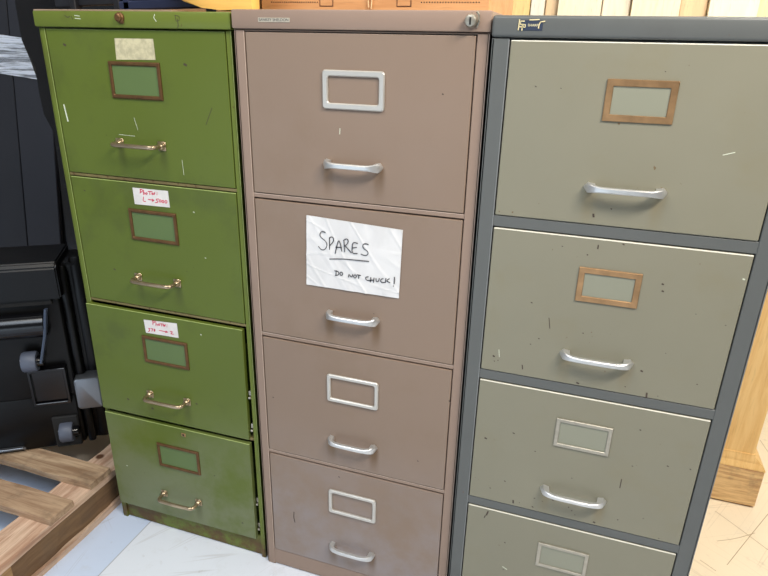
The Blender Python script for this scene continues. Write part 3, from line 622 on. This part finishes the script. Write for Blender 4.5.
for i, (y0, y1) in enumerate(((0.0, 0.05), (0.238, 0.312), (0.375, 0.450), (0.61, 0.685), (0.76, 0.835), (0.87, 0.945), (0.98, 1.055), (1.13, 1.205))):
    rough_board(-1.05, -0.002 + (0.004 if i == 1 else 0), y0, y1, 0.121, 0.140, pd[i % 2], 'deck_board', 0.0, i)
for i, (x0, x1) in enumerate(((-0.100, -0.004), (-0.57, -0.48), (-1.05, -0.96))):
    rough_board(x0, x1, 0.0, 1.2, 0.1015, 0.1205, pd[2], 'stringer_board', 0, 20 + i, 'y')
    rough_board(x0, x1, 0.0, 1.2, 0.0, 0.018, pd[2], 'bottom_board', 0, 30 + i, 'y')
    for j, (y0, y1) in enumerate(((0.0, 0.125), (0.55, 0.65), (1.08, 1.2))):
        bm = BM(); box(bm, x0 + 0.004, x1 - 0.001, y0, y1, 0.0185, 0.101, 0.002); new_obj('block', bm, pd[3], pal)
rough_board(-0.055, -0.014, 0.126, 0.549, 0.0185, 0.1010, wood('pallet_stringer', (136, 106, 74), (108, 80, 54), 'y', 1.0, 0.85, 1.0, 0.3), 'stringer', 0, 50, 'y')

# ---------------------------------------------------------------- black wheeled case on the pallet
blackp = plain('black_moulded_plastic', (13, 12, 12), 0.34, 0, 0.12, 40, 0.12, 0.25)
blackg = plain('black_gloss_plastic', (13, 13, 16), 0.22, 0, 0.1, 20, 0.05)
greyw = plain('grey_wheel_rubber', (84, 90, 104), 0.5)
silver = plain('silver_plastic', (128, 130, 134), 0.32, 0.8, 0.05)
cs = tag(empty('equipment_case', (-1.265, 1.13, 0.1425), (0, 0, math.radians(34))), 'black plastic wheeled equipment case with grey castors and a silver latch, standing on the pallet', 'case')
Z1 = 0.565
bm = BM()
box(bm, -0.50, -0.012, 0.022, 0.165, 0.0, Z1 - 0.012, 0.008, 0, 3)
box(bm, -0.52, -0.020, 0.018, 0.030, 0.0, 0.165, 0.004, 0, 2)
new_obj('body', bm, blackp, cs, smooth=True)
# upper hood: sloping top lip over a deep face
bm = BM(); t = bmesh.new()
sec = [(-0.004, 0.466), (-0.004, Z1 - 0.012), (0.008, Z1), (0.165, Z1 + 0.002), (0.165, 0.50), (0.05, 0.466)]
a = [t.verts.new((-0.52, y, z)) for y, z in sec]; b = [t.verts.new((-0.002, y, z)) for y, z in sec]
t.faces.new(a); t.faces.new(b[::-1])
for i in range(len(sec)): t.faces.new((a[i], b[i], b[(i + 1) % len(sec)], a[(i + 1) % len(sec)]))
bmesh.ops.bevel(t, geom=t.edges[:], offset=0.004, segments=2, affect='EDGES')
merge(bm, t); new_obj('hood', bm, blackp, cs, smooth=True)
bm = BM(); box(bm, -0.52, -0.030, 0.010, 0.024, 0.446, 0.470, 0.002); new_obj('slot', bm, M['dark'], cs)
bm = BM(); lathe(bm, [(0.033, -0.52), (0.033, -0.050), (0.029, -0.046)], (0, -0.004, 0.398), 'x', 32)
tag(new_obj('grip_bar', bm, blackg, cs, smooth=True), 'glossy black round bar')
bm = BM(); sweep(bm, [(-0.040, -0.014, 0.445), (-0.050, -0.030, 0.375), (-0.072, -0.026, 0.300)], 0.0035, 0.012, 8, 4, up=(0, 1, 0)); tag(new_obj('side_arm', bm, plain('arm_highlight_plastic', (70, 80, 98), 0.3), cs), 'folding arm with its highlight painted in blue grey')  # highlight along the arm is put into its lighter colour
bm = BM(); box(bm, -0.118, -0.030, 0.004, 0.020, 0.160, 0.255, 0.002)
ring(bm, -0.122, -0.026, 0.150, 0.262, 0.008, 0.020, -0.004, 0.003, 0.002)
new_obj('recess_frame', bm, blackg, cs)
for (x, z, r, wd, y) in ((-0.105, 0.293, 0.028, 0.036, -0.006), (-0.054, 0.052, 0.029, 0.034, 0.006)):
    bm = BM(); lathe(bm, [(r * 0.55, -wd / 2), (r * 0.92, -wd / 2), (r, -wd / 2 + 0.004), (r, wd / 2 - 0.004), (r * 0.92, wd / 2), (r * 0.55, wd / 2)], (x, y, z), 'x', 32)
    wh = tag(new_obj('wheel', bm, greyw, cs, smooth=True), 'grey castor wheel')
    bm = BM(); lathe(bm, [(0.012, wd / 2 + 0.016), (0.015, wd / 2 + 0.012), (0.015, -wd / 2 - 0.004), (0.010, -wd / 2 - 0.006)], (x, y, z), 'x', 20)
    new_obj('hub', bm, blackg, wh, smooth=True)
bm = BM(); box(bm, -0.090, -0.022, 0.010, 0.024, 0.0, 0.100, 0.003); new_obj('wheel_housing', bm, M['dark'], cs)
# right hand ribs and rounded edge
bm = BM()
for x, y, r, z1 in ((0.002, 0.034, 0.012, 0.545), (0.034, 0.060, 0.022, 0.56), (0.050, 0.115, 0.020, 0.555)):
    sweep(bm, [(x, y, 0.0), (x, y, 0.02), (x, y, 0.3), (x, y, z1 - 0.02), (x, y + 0.004, z1)], [r * .8, r, r, r, r * .7], [r * .8, r, r, r, r * .7], 16, 2.6, up=(0, 1, 0))
box(bm, -0.012, 0.045, 0.04, 0.165, 0.0, 0.55, 0.006, 0, 2)
new_obj('side_rim', bm, blackp, cs, smooth=True)
bm = BM(); t = bmesh.new()
o = rrect(-0.012, 0.056, 0.126, 0.224, 0.010, 4)
prism(bm, o, -0.006, 0.060, 0.006)
merge(bm, t); tag(new_obj('latch', bm, silver, cs, smooth=True), 'silver clip latch')
bm = BM(); box(bm, -0.30, -0.175, 0.006, 0.018, 0.010, 0.016, 0.001); tag(new_obj('trim_strip', bm, silver, cs), 'thin silver strip')
bm = BM(); lathe(bm, [(0.004, -0.003), (0.004, 0.0)], (-0.172, 0.010, 0.013), 'y', 12); new_obj('screw', bm, silver, cs)

# ---------------------------------------------------------------- tall padded bag behind the case
bm = BM()
prof = [(-1.30, 0.141), (-1.445, 0.141), (-1.450, 0.25), (-1.452, 0.45), (-1.446, 0.70), (-1.428, 0.90), (-1.422, 1.00), (-1.425, 1.055), (-1.450, 1.110), (-1.468, 1.165), (-1.477, 1.24), (-1.476, 1.33), (-1.468, 1.43), (-1.43, 1.52), (-1.36, 1.56), (-1.24, 1.56), (-1.17, 1.52), (-1.135, 1.43), (-1.13, 1.2), (-1.16, 1.0), (-1.20, 0.7), (-1.22, 0.4)]
prism(bm, prof, 1.345, 1.470, 0.022, 0, 4)
tag(new_obj('padded_case', bm, blackg, None, smooth=True), 'tall glossy black rounded case standing between wrapped panels and green cabinet', 'case')

# ---------------------------------------------------------------- dark wrapped cabinet behind
pn = tag(empty('black_cabinet', (-1.97, 1.62, 0.140), (math.radians(-1.5), math.radians(6.0), math.radians(8))), 'tall matt black cabinet wrapped in clear stretch film, behind the wheeled case', 'cabinet')
char = plain('charcoal_laminate', (46, 47, 54), 0.5, 0, 0.06, 14)
char2 = plain('charcoal_laminate_dark', (40, 41, 47), 0.5, 0, 0.06, 14)
bm = BM(); box(bm, -0.45, 0.200, 0.020, 0.36, 0.035, 1.45, 0.002); new_obj('body', bm, blackp, pn)
bm = BM(); box(bm, -0.45, -0.019, 0.0, 0.019, 0.04, 1.45, 0.002); new_obj('door', bm, char2, pn)
bm = BM(); box(bm, -0.016, 0.120, 0.0, 0.019, 0.04, 1.45, 0.002); new_obj('door', bm, char, pn)
def film_mat():
    m = NT('stretch_film'); n1 = m.noise(9, 5, 0.7, stretch=(0.5, 0.5, 9)); n2 = m.noise(4, 4, 0.6, stretch=(1, 1, 6), off=(2, 4, 1), dist=1.0)
    tr = m.n('ShaderNodeBsdfTransparent'); gl = m.n('ShaderNodeBsdfPrincipled')
    gl.inputs['Base Color'].default_value = (0.85, 0.90, 1.0, 1); gl.inputs['Roughness'].default_value = 0.18
    gl.inputs['Specular IOR Level'].default_value = 0.8
    bn = m.n('ShaderNodeBump'); m.l(n1, bn.inputs['Height']); bn.inputs['Strength'].default_value = 1.0; bn.inputs['Distance'].default_value = 0.01; m.l(bn.outputs[0], gl.inputs['Normal'])
    mx = m.n('ShaderNodeMixShader'); f = m.math('ADD', m.ramp(n1, 0.40, 0.55, 0.30, 1.0), m.ramp(n2, 0.5, 0.65, 0, 0.25))
    m.l(f, mx.inputs[0]); m.l(tr.outputs[0], mx.inputs[1]); m.l(gl.outputs[0], mx.inputs[2]); m.l(mx.outputs[0], m.out.inputs['Surface'])
    return m.m
bm = BM(); n = 40; rows = 16; g = {}
loop = [(-0.455, 0.36), (-0.455, -0.004), (0.125, -0.004), (0.125, 0.365)]
for i in range(n + 1):
    f = i / n * 3; k = min(int(f), 2); u = f - k
    x = loop[k][0] * (1 - u) + loop[k + 1][0] * u; y = loop[k][1] * (1 - u) + loop[k + 1][1] * u
    for j in range(rows + 1):
        z = 0.990 + 0.125 * j / rows; d = 0.004 * abs(noise.noise(Vector((x * 6, y * 6, z * 90))))
        g[i, j] = bm.verts.new((x + (d if k == 2 else -d if k == 0 else 0), y - (d if k == 1 else 0), z))
for i in range(n):
    for j in range(rows): bm.faces.new((g[i, j], g[i + 1, j], g[i + 1, j + 1], g[i, j + 1]))
tag(new_obj('stretch_film', bm, film_mat(), pn, smooth=True), 'crinkled clear stretch film band')
